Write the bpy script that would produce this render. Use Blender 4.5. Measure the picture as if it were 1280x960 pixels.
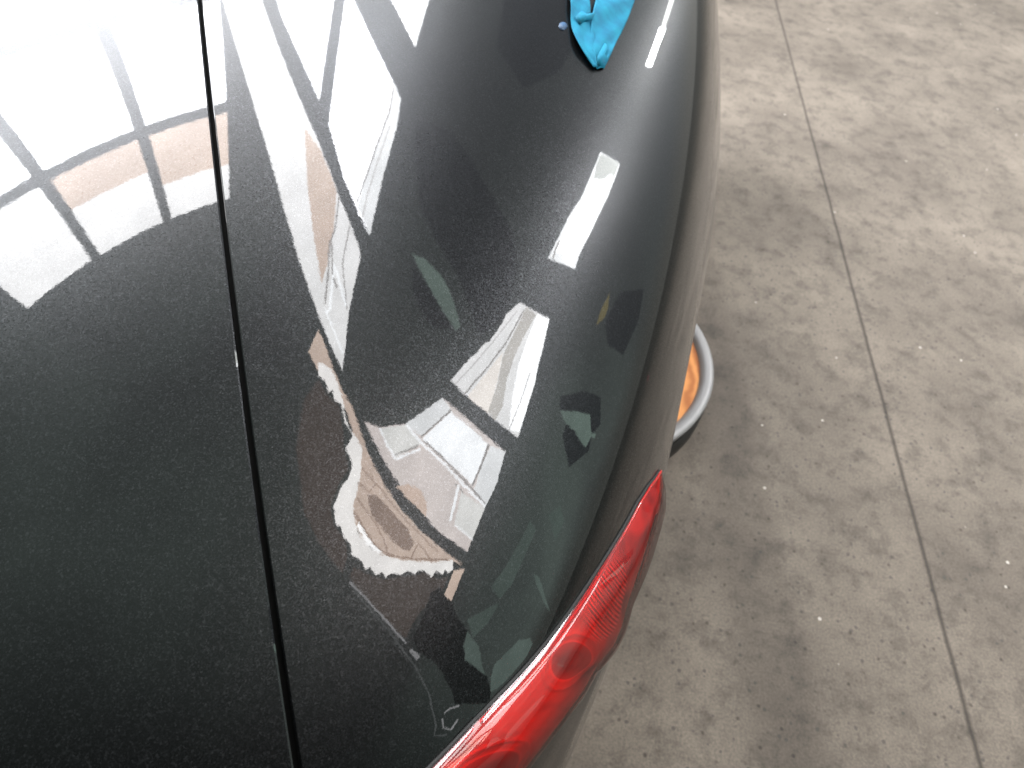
import bpy, bmesh, math
import numpy as np
from mathutils import Vector, Matrix
from mathutils.geometry import delaunay_2d_cdt

for o in list(bpy.data.objects):
    bpy.data.objects.remove(o)
scene = bpy.context.scene
col = scene.collection
R = math.radians

# shape of the rear corner of the car: half width, half length, half height, two roundness exponents, centre
# then the camera: position, pitch, yaw, roll, focal length in pixels of a 1280 wide picture
PQ = [0.88, 2.44747, 0.44361, 2.66277, 3.05101, 0.0, 2.44747, 0.71506, 0.59288, 0.3453, 1.41142, 0.89052, -0.0269, 0.14935, 830.0]
BA, BB, BC, N1, N2, CX, CY, CZ = PQ[:8]

# ------------------------------------------------------------------ camera
cx, cy, cz, pitch, yaw, roll, F = PQ[8:]
d = Vector((math.sin(yaw) * math.cos(pitch), math.cos(yaw) * math.cos(pitch), -math.sin(pitch)))
r = Vector((math.cos(yaw), -math.sin(yaw), 0)); u = r.cross(d)
r2 = r * math.cos(roll) + u * math.sin(roll)
u2 = u * math.cos(roll) - r * math.sin(roll)
cam = bpy.data.cameras.new('camera')
co = bpy.data.objects.new('camera', cam); col.objects.link(co)
M = Matrix((r2, u2, -d)).transposed().to_4x4(); M.translation = Vector((cx, cy, cz))
co.matrix_world = M
cam.sensor_width = 36; cam.lens = 36 * F / 1280
cam.clip_start = .01; cam.clip_end = 200
cam.dof.use_dof = True; cam.dof.focus_distance = .52; cam.dof.aperture_fstop = 9
scene.camera = co

# ------------------------------------------------------------------ world: dull indoor surroundings
EXPOSURE = 0.0
scene.view_settings.view_transform = 'Standard'
scene.view_settings.look = 'None'
scene.view_settings.exposure = EXPOSURE
scene.view_settings.gamma = 1
w = bpy.data.worlds.new('World'); scene.world = w; w.use_nodes = True
nt = w.node_tree; nt.nodes.clear()
def N(nt, t, **k):
    n = nt.nodes.new(t)
    for a, b in k.items():
        setattr(n, a, b)
    return n
out = N(nt, 'ShaderNodeOutputWorld'); bg = N(nt, 'ShaderNodeBackground')
tc = N(nt, 'ShaderNodeTexCoord')
nz = N(nt, 'ShaderNodeTexNoise'); nz.inputs['Scale'].default_value = 2.2; nz.inputs['Detail'].default_value = 5
nz.inputs['Distortion'].default_value = .6
cr = N(nt, 'ShaderNodeValToRGB')
cr.color_ramp.elements[0].position = .36; cr.color_ramp.elements[0].color = (.27, .31, .295, 1)
cr.color_ramp.elements[1].position = .66; cr.color_ramp.elements[1].color = (.52, .65, .585, 1)
sx = N(nt, 'ShaderNodeSeparateXYZ')
ramp2 = N(nt, 'ShaderNodeMapRange'); ramp2.inputs['From Min'].default_value = -.50; ramp2.inputs['From Max'].default_value = -.12
ramp2.inputs['To Min'].default_value = .06; ramp2.inputs['To Max'].default_value = 1
mul = N(nt, 'ShaderNodeMixRGB', blend_type='MULTIPLY'); mul.inputs[0].default_value = 1
L = nt.links.new
L(tc.outputs['Generated'], nz.inputs['Vector']); L(nz.outputs['Fac'], cr.inputs['Fac'])
L(tc.outputs['Generated'], sx.inputs[0]); L(sx.outputs['Y'], ramp2.inputs['Value'])
L(cr.outputs['Color'], mul.inputs[1]); L(ramp2.outputs[0], mul.inputs[2])
# greener and lighter low on the right
gx = N(nt, 'ShaderNodeMapRange'); gx.inputs['From Min'].default_value = .72; gx.inputs['From Max'].default_value = .97
gx.inputs['To Min'].default_value = 1; gx.inputs['To Max'].default_value = 1.75
L(sx.outputs['X'], gx.inputs['Value'])
gm0 = N(nt, 'ShaderNodeMixRGB', blend_type='MULTIPLY'); gm0.inputs[0].default_value = 1
L(mul.outputs[0], gm0.inputs[1]); L(gx.outputs[0], gm0.inputs[2]); mul = gm0
# darker and bluer towards the front of the hall, brown near the floor
fr = N(nt, 'ShaderNodeMapRange'); fr.inputs['From Min'].default_value = .2; fr.inputs['From Max'].default_value = .75
L(sx.outputs['Y'], fr.inputs['Value'])
m2 = N(nt, 'ShaderNodeMixRGB', blend_type='MIX'); m2.inputs[2].default_value = (.20, .212, .238, 1)
fm = N(nt, 'ShaderNodeMath', operation='MULTIPLY'); fm.inputs[1].default_value = .8; L(fr.outputs[0], fm.inputs[0])
L(fm.outputs[0], m2.inputs[0]); L(mul.outputs[0], m2.inputs[1])
hz = N(nt, 'ShaderNodeMapRange'); hz.inputs['From Min'].default_value = .10; hz.inputs['From Max'].default_value = 0
L(sx.outputs['Z'], hz.inputs['Value'])
hm = N(nt, 'ShaderNodeMath', operation='MULTIPLY'); hm.inputs[1].default_value = .7; L(hz.outputs[0], hm.inputs[0])
m3 = N(nt, 'ShaderNodeMixRGB', blend_type='MIX'); m3.inputs[2].default_value = (.30, .29, .25, 1)
L(hm.outputs[0], m3.inputs[0]); L(m2.outputs[0], m3.inputs[1])
L(m3.outputs[0], bg.inputs['Color']); bg.inputs['Strength'].default_value = 1.0
L(bg.outputs[0], out.inputs['Surface'])

ENV = [
    ["roof_window","pane_or_patch","white",0,[[104.87,31.65],[104.74,33.29],[104.64,34.28],[104.54,35.27],[104.43,36.27],[104.31,37.28],[104.19,38.29],[104.05,39.31],[103.91,40.33],[103.74,41.36],[103.55,42.4],[103.35,43.45],[103.14,44.5],[102.91,45.56],[102.67,46.62],[101.37,48.0],[99.95,49.36],[98.79,50.41],[97.54,51.45],[96.21,52.48],[93.97,53.67],[91.54,54.81],[89.38,55.81],[86.61,56.71],[83.64,57.53],[84.61,56.32],[85.51,55.11],[86.25,53.99],[86.93,52.88],[87.58,51.76],[88.18,50.65],[88.63,49.56],[89.07,48.48],[89.47,47.4],[89.85,46.33],[90.22,45.26],[91.04,43.86],[91.79,42.46],[94.18,41.09],[95.71,40.14],[97.15,39.17],[98.5,38.18],[99.68,37.22],[100.79,36.24],[101.83,35.26],[102.82,34.26],[103.74,33.25]]],
    ["roof_window","pane_edge","pale",1,[[94.02,41.11],[91.8,42.45],[91.04,43.85],[90.22,45.25],[89.86,46.32],[89.48,47.4],[89.07,48.47],[88.64,49.56],[88.18,50.64],[87.58,51.76],[86.94,52.87],[86.25,53.99],[85.52,55.11],[84.62,56.32],[83.64,57.53],[86.07,56.78],[88.34,55.99],[90.47,55.14],[90.87,53.95],[91.24,52.76],[91.59,51.58],[91.78,50.49],[91.96,49.4],[92.13,48.31],[92.3,47.23],[92.48,45.7],[92.65,44.17],[93.13,43.15],[93.59,42.12]]],
    ["roof_window","glow_bar","line",2,[[94.11,41.34],[93.76,42.19],[93.4,43.05],[93.03,43.89],[92.91,44.87],[92.8,45.87],[92.67,46.86],[92.54,47.86],[92.38,48.87],[92.2,49.87],[92.02,50.88],[91.82,51.9],[91.65,52.84],[91.47,53.78],[91.28,54.73],[90.82,54.74],[91.03,53.79],[91.22,52.84],[91.41,51.9],[91.62,50.89],[91.81,49.88],[92.0,48.87],[92.17,47.87],[92.31,46.87],[92.45,45.87],[92.57,44.88],[92.7,43.89],[93.09,43.02],[93.46,42.17],[93.81,41.32]]],  # bars glow too; their light and dark are set by colour
    ["roof_window","glow_bar","soft",2,[[91.74,45.52],[91.54,46.59],[91.32,47.66],[91.08,48.73],[90.84,49.81],[90.54,50.81],[90.23,51.81],[89.9,52.81],[89.55,53.82],[88.87,54.95],[88.13,56.07],[87.71,56.04],[88.46,54.92],[89.15,53.8],[89.51,52.8],[89.85,51.8],[90.17,50.8],[90.48,49.8],[90.73,48.73],[90.98,47.65],[91.21,46.58],[91.43,45.52]]],
    ["roof_window","pane_or_patch","white",0,[[103.79,27.82],[103.07,28.64],[102.33,29.46],[101.54,30.28],[100.72,31.09],[99.85,31.89],[98.95,32.68],[97.9,33.54],[96.79,34.39],[95.63,35.22],[94.41,36.03],[93.12,36.82],[93.32,35.83],[93.51,34.84],[93.69,33.86],[93.86,32.89],[94.02,31.92],[94.34,30.85],[94.65,29.79],[94.94,28.73],[96.28,28.71],[97.6,28.64],[98.89,28.54],[100.15,28.41],[101.39,28.24],[102.6,28.04]]],
    ["roof_window","pane_edge","pale",1,[[94.83,32.09],[94.66,33.34],[94.48,34.61],[94.28,35.88],[93.12,36.82],[93.32,35.82],[93.51,34.83],[93.69,33.85],[93.86,32.88],[94.03,31.91],[94.35,30.84],[94.65,29.78],[94.94,28.72],[95.59,28.87],[95.35,29.93],[95.1,31.01]]],
    ["roof_window","glow_bar","line",2,[[95.08,30.4],[95.02,31.24],[94.95,32.08],[94.84,32.99],[94.73,33.9],[94.61,34.82],[94.48,35.74],[94.24,35.74],[94.37,34.82],[94.49,33.9],[94.61,32.99],[94.72,32.08],[94.79,31.24],[94.86,30.41]]],
    ["roof_window","pane_or_patch","white",0,[[114.27,28.04],[113.33,28.13],[112.38,28.22],[111.41,28.29],[110.43,28.35],[109.43,28.4],[108.42,28.43],[107.4,28.44],[107.04,29.52],[106.66,30.6],[106.25,31.68],[106.21,32.67],[106.16,33.67],[106.1,34.67],[106.03,35.68],[105.97,36.7],[105.89,37.72],[105.81,38.75],[105.72,39.79],[105.62,40.83],[105.52,41.88],[105.41,42.94],[105.29,44.0],[106.26,42.97],[107.18,41.95],[108.04,40.91],[108.84,39.88],[109.6,38.85],[110.31,37.82],[110.97,36.8],[111.6,35.77],[112.18,34.75],[112.6,33.61],[112.99,32.48],[113.35,31.35],[113.68,30.24],[113.99,29.13]]],  # added glazing, keeps the reflections bright further left
    ["roof_window","pane_or_patch","offwhite",0,[[96.11,54.34],[94.41,55.25],[92.58,56.15],[90.64,57.01],[88.59,57.88],[86.4,58.7],[84.06,59.48],[82.63,60.25],[81.21,61.72],[79.63,63.17],[78.25,64.19],[76.76,65.2],[75.13,66.19],[73.0,67.11],[70.69,68.01],[68.17,68.86],[65.43,69.68],[62.61,70.45],[59.56,71.18],[65.23,70.99],[70.66,70.61],[76.06,69.98],[81.02,69.18],[85.5,68.24],[88.77,67.31],[91.74,66.31],[94.42,65.27],[96.84,64.18],[99.03,63.06],[101.01,61.91],[102.55,60.8],[103.96,59.69],[105.25,58.56],[106.43,57.43],[107.51,56.29],[108.5,55.16],[109.42,54.02],[110.26,52.88],[111.04,51.75],[111.76,50.61],[112.42,49.49],[113.05,48.39],[113.63,47.29],[114.17,46.21],[114.67,45.12],[115.13,44.05],[115.57,42.98],[115.97,41.92],[116.35,40.86],[116.7,39.81],[117.02,38.78],[117.33,37.74],[117.61,36.72],[117.87,35.71],[118.11,34.62],[118.33,33.55],[118.53,32.49],[118.72,31.43],[118.89,30.39],[119.04,29.36],[119.18,28.34],[119.3,27.33],[118.28,27.5],[117.24,27.66],[116.18,27.81],[115.91,28.77],[115.62,29.74],[115.31,30.73],[114.98,31.72],[114.62,32.71],[114.24,33.72],[113.79,34.81],[113.3,35.9],[112.78,37.0],[112.22,38.11],[111.62,39.22],[110.98,40.34],[110.22,41.43],[109.42,42.53],[108.56,43.63],[107.63,44.73],[106.64,45.82],[105.57,46.91],[104.43,48.0],[103.2,49.08],[101.88,50.22],[100.46,51.36],[99.11,52.37],[97.66,53.36]]],
    ["roof_window","wall_view","beige",1,[[103.05,49.43],[101.75,50.49],[100.36,51.53],[98.6,52.83],[96.68,54.09],[95.87,55.45],[94.98,56.81],[94.0,58.17],[93.21,59.55],[92.34,60.94],[91.38,62.32],[90.81,63.51],[90.19,64.69],[92.4,63.53],[94.4,62.34],[96.2,61.12],[97.84,59.89],[99.25,58.62],[100.53,57.34],[101.69,56.05],[102.76,54.77],[103.73,53.48],[104.42,52.19],[105.06,50.91],[105.65,49.63],[106.19,48.36],[106.68,47.09],[104.94,48.28]]],
    ["roof_window","glow_bar","line",2,[[95.91,54.58],[95.27,55.76],[94.57,56.95],[93.81,58.12],[93.52,59.56],[92.31,60.57],[91.01,61.54],[89.62,62.51],[88.08,63.48],[84.7,64.58],[84.3,64.45],[87.64,63.38],[89.14,62.45],[90.56,61.49],[91.86,60.51],[93.06,59.55],[93.37,58.12],[94.15,56.93],[94.87,55.75],[95.53,54.57]]],
    ["roof_window","glow_bar","line",2,[[93.95,59.61],[92.99,60.62],[91.96,61.63],[90.85,62.63],[89.64,63.62],[88.5,64.67],[87.25,65.71],[85.88,66.74],[85.27,66.69],[86.67,65.66],[87.95,64.63],[89.12,63.58],[90.35,62.59],[91.48,61.59],[92.53,60.59],[93.5,59.58]]],
    ["roof_window","glow_bar","bright",2,[[82.82,67.72],[82.02,67.13],[83.66,66.11],[85.12,65.11],[86.47,64.1],[87.71,63.08],[88.99,62.21],[87.44,63.01],[85.2,63.83],[82.84,64.58],[80.31,65.29],[77.62,65.95],[76.98,65.74],[79.68,65.09],[82.21,64.4],[84.57,63.66],[86.82,62.85],[89.45,61.96],[88.49,63.15],[87.28,64.17],[85.97,65.19],[84.54,66.2],[83.02,67.15],[83.78,67.61]]],
    ["roof_window","glow_bar","line",2,[[90.33,57.44],[89.6,58.53],[88.81,59.62],[87.95,60.7],[87.02,61.8],[85.2,62.73],[83.26,63.63],[81.16,64.5],[78.9,65.33],[76.46,66.13],[76.08,66.04],[78.53,65.24],[80.8,64.42],[82.9,63.55],[84.86,62.66],[86.65,61.75],[87.58,60.68],[88.45,59.59],[89.26,58.51],[90.0,57.42]]],
    ["roof_window","glow_bar","bright",2,[[84.99,67.19],[82.09,67.85],[78.98,68.46],[75.66,68.99],[70.85,69.59],[65.71,70.04],[65.34,69.85],[70.46,69.42],[75.25,68.84],[78.56,68.31],[81.66,67.72],[84.57,67.06]]],
    ["doorway_view","view_pane","beige",0,[[82.44,69.64],[75.93,70.65],[70.06,71.42],[63.66,71.98],[56.85,72.16],[49.92,72.07],[41.9,71.31],[36.36,70.88],[31.05,70.26],[25.32,69.28],[20.1,68.09],[16.34,66.78],[12.96,65.35],[9.93,63.81],[7.45,62.02],[5.26,60.14],[3.31,58.19],[1.89,56.1],[0.64,53.95],[-0.48,51.72],[-1.55,48.28],[-2.44,44.67],[-3.02,41.14],[-3.5,37.44],[-3.65,40.35],[-4.84,44.46],[-5.51,46.85],[-6.23,49.17],[-6.87,52.03],[-7.57,54.79],[-7.61,58.87],[-6.77,61.06],[-5.79,63.19],[-4.0,64.89],[-1.96,66.53],[3.34,68.0],[6.4,68.16],[9.5,68.26],[13.69,68.67],[17.58,69.6],[21.79,70.42],[27.02,71.02],[32.52,71.44],[37.4,71.94],[42.48,72.3],[47.68,72.5],[55.56,73.04],[61.63,73.41],[67.8,73.57],[74.73,73.1],[81.09,72.41],[81.81,71.03]]],
    ["doorway_view","view_pane","white2",1,[[73.22,72.66],[64.33,72.14],[59.26,72.36],[54.05,72.44],[48.21,72.46],[42.37,72.3],[44.81,72.69],[38.92,72.42],[33.22,71.95],[27.17,70.5],[22.51,69.27],[18.51,69.02],[14.61,68.66],[10.85,68.21],[6.4,68.01],[2.07,67.69],[-1.58,66.15],[-4.78,64.51],[-6.08,62.61],[-7.22,60.65],[-7.62,58.87],[-7.43,54.88],[-6.74,52.12],[-6.1,49.26],[-5.46,46.9],[-4.84,44.46],[-3.43,40.54],[-4.76,39.36],[-5.51,40.2],[-5.29,41.41],[-6.22,41.32],[-6.12,43.4],[-7.37,43.79],[-6.81,46.19],[-7.48,47.77],[-8.21,48.13],[-8.24,49.95],[-9.56,51.25],[-9.9,53.25],[-11.3,54.04],[-10.83,55.26],[-11.76,56.39],[-11.08,58.33],[-12.05,59.01],[-10.98,60.68],[-10.59,63.29],[-8.41,64.68],[-7.52,66.51],[-5.23,68.03],[-4.52,69.27],[1.15,71.21],[5.77,71.24],[9.17,71.24],[11.21,70.57],[15.03,70.26],[18.95,70.83],[24.83,72.2],[28.88,71.22],[36.75,72.58],[46.43,72.84],[50.56,73.54],[55.51,73.31],[56.45,73.84],[63.04,73.59],[67.94,73.83]]],
    ["doorway_view","view_pane","white3",2,[[-3.42,65.19],[-1.54,65.32],[-4.71,62.73],[-6.46,59.86],[-7.22,57.49],[-7.64,58.46],[-6.83,61.61],[-5.23,63.43]]],
    ["doorway_view","glow_bar","brownline",3,[[0.24,67.05],[-2.22,65.11],[-4.34,63.08],[-5.59,61.33],[-6.71,59.52],[-7.4,56.06],[-6.87,53.87],[-6.37,51.69],[-5.89,49.43],[-5.36,47.55],[-4.85,45.64],[-4.36,43.67],[-3.88,41.65],[-3.59,41.88],[-4.06,43.89],[-4.54,45.86],[-5.04,47.77],[-5.56,49.62],[-6.01,51.85],[-6.49,54.02],[-7.0,56.08],[-6.29,59.4],[-5.2,61.13],[-3.95,62.85],[-1.84,64.86],[0.62,66.8]]],
    ["doorway_view","glow_bar","brownline",3,[[4.83,67.68],[2.93,66.26],[1.23,64.8],[-0.28,63.29],[-1.63,61.75],[-3.21,60.19],[-4.63,58.59],[-6.75,56.69],[-6.58,56.47],[-4.45,58.39],[-3.0,60.02],[-1.4,61.59],[-0.03,63.15],[1.49,64.66],[3.19,66.13],[5.09,67.55]]],
    ["doorway_view","glow_bar","brownline",3,[[9.89,68.55],[6.68,65.54],[9.47,64.82],[10.69,65.72],[12.8,67.15],[15.17,68.52],[14.91,68.65],[12.54,67.28],[10.43,65.84],[9.58,65.08],[7.07,65.62],[10.22,68.46]]],
    ["doorway_view","glow_bar","brownline",3,[[9.42,65.02],[7.2,63.3],[5.23,61.52],[3.49,59.67],[1.94,57.74],[0.84,55.89],[-0.14,53.99],[-1.02,52.03],[-1.81,50.03],[-2.56,47.61],[-3.21,45.13],[-3.04,45.03],[-2.38,47.52],[-1.63,49.93],[-0.83,51.93],[0.05,53.89],[1.04,55.79],[2.13,57.63],[3.68,59.54],[5.43,61.4],[7.4,63.18],[9.62,64.89]]],
    ["doorway_view","glow_bar","brownline",3,[[-5.81,50.65],[-4.29,50.68],[-2.84,50.8],[-4.02,48.29],[-5.08,45.58],[-4.92,45.44],[-3.86,48.15],[-2.64,50.86],[-4.27,50.96],[-5.81,50.93]]],
    ["doorway_view","floor_view","brown2",2,[[6.13,65.87],[6.24,64.16],[4.01,61.88],[2.1,59.5],[0.64,57.1],[-0.63,54.62],[-3.26,51.56],[-4.97,51.77],[-4.79,54.38],[-3.88,56.87],[-2.83,59.29],[-1.13,61.46],[0.83,63.55],[3.37,64.75]]],
    ["doorway_view","view_pane","beige2",0,[[-4.81,39.06],[-3.88,36.28],[-6.23,36.03],[-8.89,35.59],[-8.59,38.45],[-6.55,38.67]]],
    ["doorway_view","floor_view","brown3",0,[[-15.51,61.15],[-12.87,61.68],[-12.64,57.99],[-11.72,54.19],[-10.29,51.84],[-8.98,49.39],[-7.16,45.91],[-7.12,42.52],[-6.14,39.6],[-8.21,39.38],[-7.99,40.41],[-9.36,40.07],[-9.41,41.88],[-11.8,41.26],[-12.62,41.99],[-14.82,42.28],[-17.1,41.81],[-17.34,44.4],[-17.18,48.17],[-17.01,52.49],[-16.71,54.86],[-16.36,57.17]]],
    ["doorway_view","floor_view","brown3",0,[[66.65,74.07],[56.74,74.2],[45.87,73.13],[40.18,73.07],[34.55,72.84],[29.78,72.71],[25.09,72.47],[20.14,71.74],[15.57,70.87],[10.18,71.82],[5.72,71.89],[1.28,71.85],[-4.74,69.7],[-6.7,67.79],[-8.35,65.82],[-11.69,63.93],[-15.63,63.03],[-14.63,66.47],[-13.61,68.33],[-12.4,70.14],[-10.07,72.13],[-7.17,74.06],[-3.51,75.9],[1.47,76.97],[7.26,77.92],[13.93,78.72],[21.46,79.33],[29.72,79.74],[38.42,79.92],[44.81,79.51],[50.65,78.99],[55.92,78.36],[60.61,77.65],[64.76,76.86],[65.79,75.47]]],
    ["doorway_view","glow_bar","dimline",1,[[-16.51,60.74],[-16.74,58.53],[-16.92,56.28],[-17.16,54.27],[-17.36,52.2],[-17.55,49.42],[-17.7,46.55],[-17.85,43.83],[-17.97,41.01],[-17.61,40.81],[-17.48,43.63],[-17.31,46.37],[-17.14,49.25],[-16.92,52.04],[-16.7,54.11],[-16.44,56.14],[-16.23,58.41],[-15.97,60.62]]],
    ["doorway_view","glow_bar","dimline",1,[[-18.24,39.33],[-18.25,36.12],[-17.69,35.78],[-17.65,39.01]]],
    ["doorway_view","glow_bar","dimline2",1,[[-17.18,59.53],[-17.54,57.3],[-17.85,55.02],[-18.11,52.69],[-18.25,50.64],[-18.37,48.54],[-18.47,46.41],[-18.67,44.28],[-18.85,42.1],[-19.0,39.86],[-19.13,37.57],[-19.23,35.23],[-19.53,33.03],[-19.79,30.76],[-20.03,28.45],[-20.45,26.63],[-20.85,24.74],[-21.23,22.82],[-21.58,20.88],[-22.58,19.06],[-21.23,15.25],[-21.14,15.58],[-22.39,18.91],[-21.42,20.41],[-21.05,22.43],[-20.66,24.37],[-20.26,26.26],[-19.83,28.14],[-19.58,30.5],[-19.31,32.78],[-19.01,35.02],[-18.9,37.39],[-18.76,39.69],[-18.6,41.94],[-18.42,44.12],[-18.21,46.27],[-18.1,48.43],[-17.97,50.52],[-17.81,52.58],[-17.54,54.91],[-17.22,57.19],[-16.83,59.42]]],
    ["doorway_view","glow_bar","dimline",1,[[-19.93,19.82],[-19.04,18.98],[-17.87,16.53],[-17.81,16.97],[-19.01,19.46],[-19.95,20.35]]],
    ["doorway_view","glow_bar","dimline",1,[[-20.53,19.95],[-21.13,17.86],[-20.33,14.66],[-18.99,14.32],[-19.06,14.92],[-20.32,15.17],[-20.93,17.65],[-20.36,19.49]]],
    ["side_window","pane_or_patch","stone",0,[[32.82,69.52],[28.09,66.93],[26.84,64.57],[25.78,62.13],[26.78,60.31],[27.69,58.45],[28.45,57.04],[29.16,55.61],[26.36,53.55],[23.84,51.33],[21.58,48.95],[19.6,46.41],[17.83,43.73],[16.26,40.88],[14.86,37.87],[13.03,37.73],[11.22,37.55],[9.42,37.31],[7.65,37.69],[5.88,38.02],[4.06,38.02],[2.24,37.97],[0.44,37.88],[-1.47,37.66],[-0.99,41.15],[-0.41,44.49],[0.29,47.68],[1.51,50.28],[2.89,52.79],[4.47,55.19],[6.25,57.5],[8.8,60.0],[11.75,62.36],[14.51,63.86],[17.55,65.26],[20.92,66.56],[24.57,67.67],[28.54,68.66]]],
    ["side_window","pane_or_patch","pale",1,[[25.78,62.13],[26.78,60.31],[27.69,58.45],[28.45,57.04],[29.16,55.61],[25.49,53.58],[24.42,54.85],[23.3,56.1],[22.1,57.32],[20.84,58.51],[23.18,60.38]]],
    ["side_window","pane_or_patch","bright",1,[[20.19,58.14],[21.45,57.01],[22.65,55.86],[23.78,54.68],[24.85,53.48],[22.53,51.14],[20.45,48.65],[18.35,45.99],[16.47,43.16],[14.45,43.23],[12.43,43.24],[9.33,43.75],[10.66,46.39],[12.15,48.91],[13.81,51.32],[15.69,53.72],[17.81,55.99]]],
    ["side_window","pane_or_patch","pale",1,[[16.17,42.25],[14.86,37.87],[13.03,37.73],[11.22,37.54],[9.42,37.31],[7.65,37.69],[5.87,38.02],[7.1,40.41],[8.44,42.71],[10.19,42.88],[11.96,43.02],[14.08,42.66]]],
    ["side_window","pane_or_patch","pale2",1,[[27.52,66.67],[26.37,64.37],[25.41,62.0],[22.8,60.57],[18.9,58.26],[17.81,60.45],[16.59,62.57],[21.83,65.03]]],
    ["side_window","pane_or_patch","pale2",1,[[7.79,45.67],[6.63,41.95],[5.66,38.02],[3.91,38.01],[2.17,37.97],[0.44,37.88],[1.15,41.11],[1.97,44.21],[3.87,44.75],[5.81,45.23]]],
    ["side_window","glow_bar","bright",3,[[25.1,61.98],[22.62,60.63],[20.33,59.19],[18.21,57.67],[16.47,56.02],[14.89,54.32],[13.46,52.56],[11.77,50.4],[10.24,48.13],[8.86,45.75],[7.7,43.32],[6.65,40.79],[5.72,38.15],[6.02,37.87],[6.97,40.51],[8.01,43.05],[9.18,45.48],[10.56,47.84],[12.09,50.12],[13.8,52.3],[15.25,54.08],[16.83,55.78],[18.55,57.39],[20.63,58.9],[22.91,60.33],[25.38,61.69]]],
    ["side_window","glow_bar","bright",3,[[27.71,66.96],[24.42,66.08],[21.33,65.11],[18.61,63.95],[16.13,62.73],[16.32,62.48],[18.79,63.71],[21.45,64.85],[24.49,65.81],[27.75,66.69]]],
    ["side_window","glow_bar","bright",3,[[15.72,62.43],[16.27,60.98],[16.77,59.5],[17.25,57.99],[17.87,58.3],[17.42,59.8],[16.94,61.28],[16.42,62.73]]],
    ["side_window","glow_bar","bright",3,[[9.02,47.24],[7.33,46.96],[5.66,46.64],[4.01,46.28],[2.39,45.89],[2.39,45.22],[3.98,45.61],[5.61,45.97],[7.26,46.3],[8.93,46.59]]],
    ["side_window","glow_bar","bright",3,[[1.78,44.19],[1.01,40.46],[0.38,37.72],[0.56,37.6],[1.19,40.37],[1.98,44.11]]],
    ["side_window","glow_bar","line",2,[[19.49,57.99],[17.73,56.36],[16.12,54.66],[14.66,52.91],[12.9,50.78],[11.3,48.54],[9.86,46.21],[8.82,44.36],[7.86,42.45],[6.97,40.48],[6.16,38.44],[6.41,38.16],[7.23,40.21],[8.12,42.18],[9.08,44.1],[10.13,45.96],[11.57,48.3],[13.17,50.54],[14.95,52.68],[16.43,54.46],[18.05,56.16],[19.81,57.78]]],
    ["side_window","glow_bar","line",2,[[25.47,53.6],[24.51,54.81],[23.49,55.99],[22.24,57.39],[20.9,58.75],[20.43,58.42],[21.78,57.06],[23.04,55.67],[24.06,54.48],[25.04,53.28]]],
    ["side_window","glow_bar","line",2,[[16.48,43.07],[14.61,43.21],[12.74,43.29],[10.92,43.59],[9.07,43.85],[8.94,43.29],[10.77,43.04],[12.6,42.74],[14.46,42.65],[16.31,42.53]]],
    ["side_window","glow_bar","line",2,[[17.06,62.85],[17.56,61.43],[18.03,59.99],[18.46,58.53],[18.89,58.73],[18.47,60.19],[18.02,61.63],[17.54,63.04]]],
    ["side_window","glow_bar","line",2,[[9.1,47.9],[7.48,44.98],[7.69,44.79],[9.31,47.71]]],
    ["side_window","wall_view","tan",1,[[8.45,60.72],[9.11,58.43],[7.6,55.06],[4.87,52.74],[2.25,51.5],[4.56,55.68],[6.36,58.26]]],
    ["side_window","pane_or_patch","offwhite",0,[[41.27,41.46],[39.24,39.24],[37.38,36.85],[35.67,34.27],[34.0,34.5],[32.31,34.68],[30.61,34.82],[29.93,34.99],[28.4,35.07],[26.87,35.12],[25.42,34.98],[23.78,35.19],[22.14,35.36],[20.48,35.49],[18.81,35.59],[17.14,35.64],[18.4,38.62],[19.82,41.43],[21.9,44.59],[24.26,47.53],[26.25,49.67],[28.42,51.69],[32.49,54.44],[33.55,53.29],[34.56,52.13],[35.52,50.95],[35.84,49.81],[37.08,48.14],[36.9,47.24],[38.15,45.98],[39.36,44.7],[40.49,44.15]]],
    ["side_window","pane_or_patch","shine",1,[[37.37,37.28],[35.61,34.4],[33.97,34.63],[32.32,34.82],[30.64,34.97],[28.92,35.07],[27.19,35.12],[25.44,35.13],[23.94,35.29],[22.43,35.42],[20.91,35.51],[19.38,35.57],[17.86,35.6],[18.79,38.78],[21.24,39.4],[23.73,39.92],[25.63,40.05],[27.53,40.12],[29.42,40.14],[31.59,39.61],[33.7,39.01],[35.57,38.17]]],
    ["side_window","glow_bar","shade",2,[[39.73,39.93],[37.45,37.49],[35.33,39.28],[33.63,40.32],[31.86,41.32],[29.65,41.87],[27.38,42.35],[25.19,42.12],[23.02,41.82],[20.63,42.79],[22.56,45.11],[24.99,44.76],[27.37,44.34],[29.21,44.29],[31.03,44.19],[32.84,44.06],[34.35,43.22],[35.82,42.35],[37.24,41.46],[38.5,40.7]]],
    ["side_window","glow_bar","line",3,[[39.56,40.54],[38.48,41.39],[37.37,42.23],[36.23,43.05],[35.06,43.85],[34.04,44.96],[32.98,46.06],[31.87,47.14],[30.9,48.38],[29.87,49.6],[28.86,50.57],[27.82,51.53],[27.51,51.26],[28.56,50.31],[29.57,49.34],[30.6,48.12],[31.58,46.88],[32.7,45.79],[33.76,44.69],[34.79,43.56],[35.98,42.76],[37.12,41.94],[38.23,41.11],[39.3,40.26]]],
    ["side_window","pane_or_patch","cream",1,[[33.43,44.15],[31.44,44.31],[29.43,44.42],[27.41,44.48],[25.71,44.7],[23.99,44.88],[22.26,45.03],[24.51,47.9],[27.03,50.57],[28.2,49.55],[29.33,48.51],[30.42,47.44],[31.46,46.36],[32.46,45.26]]],
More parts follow.
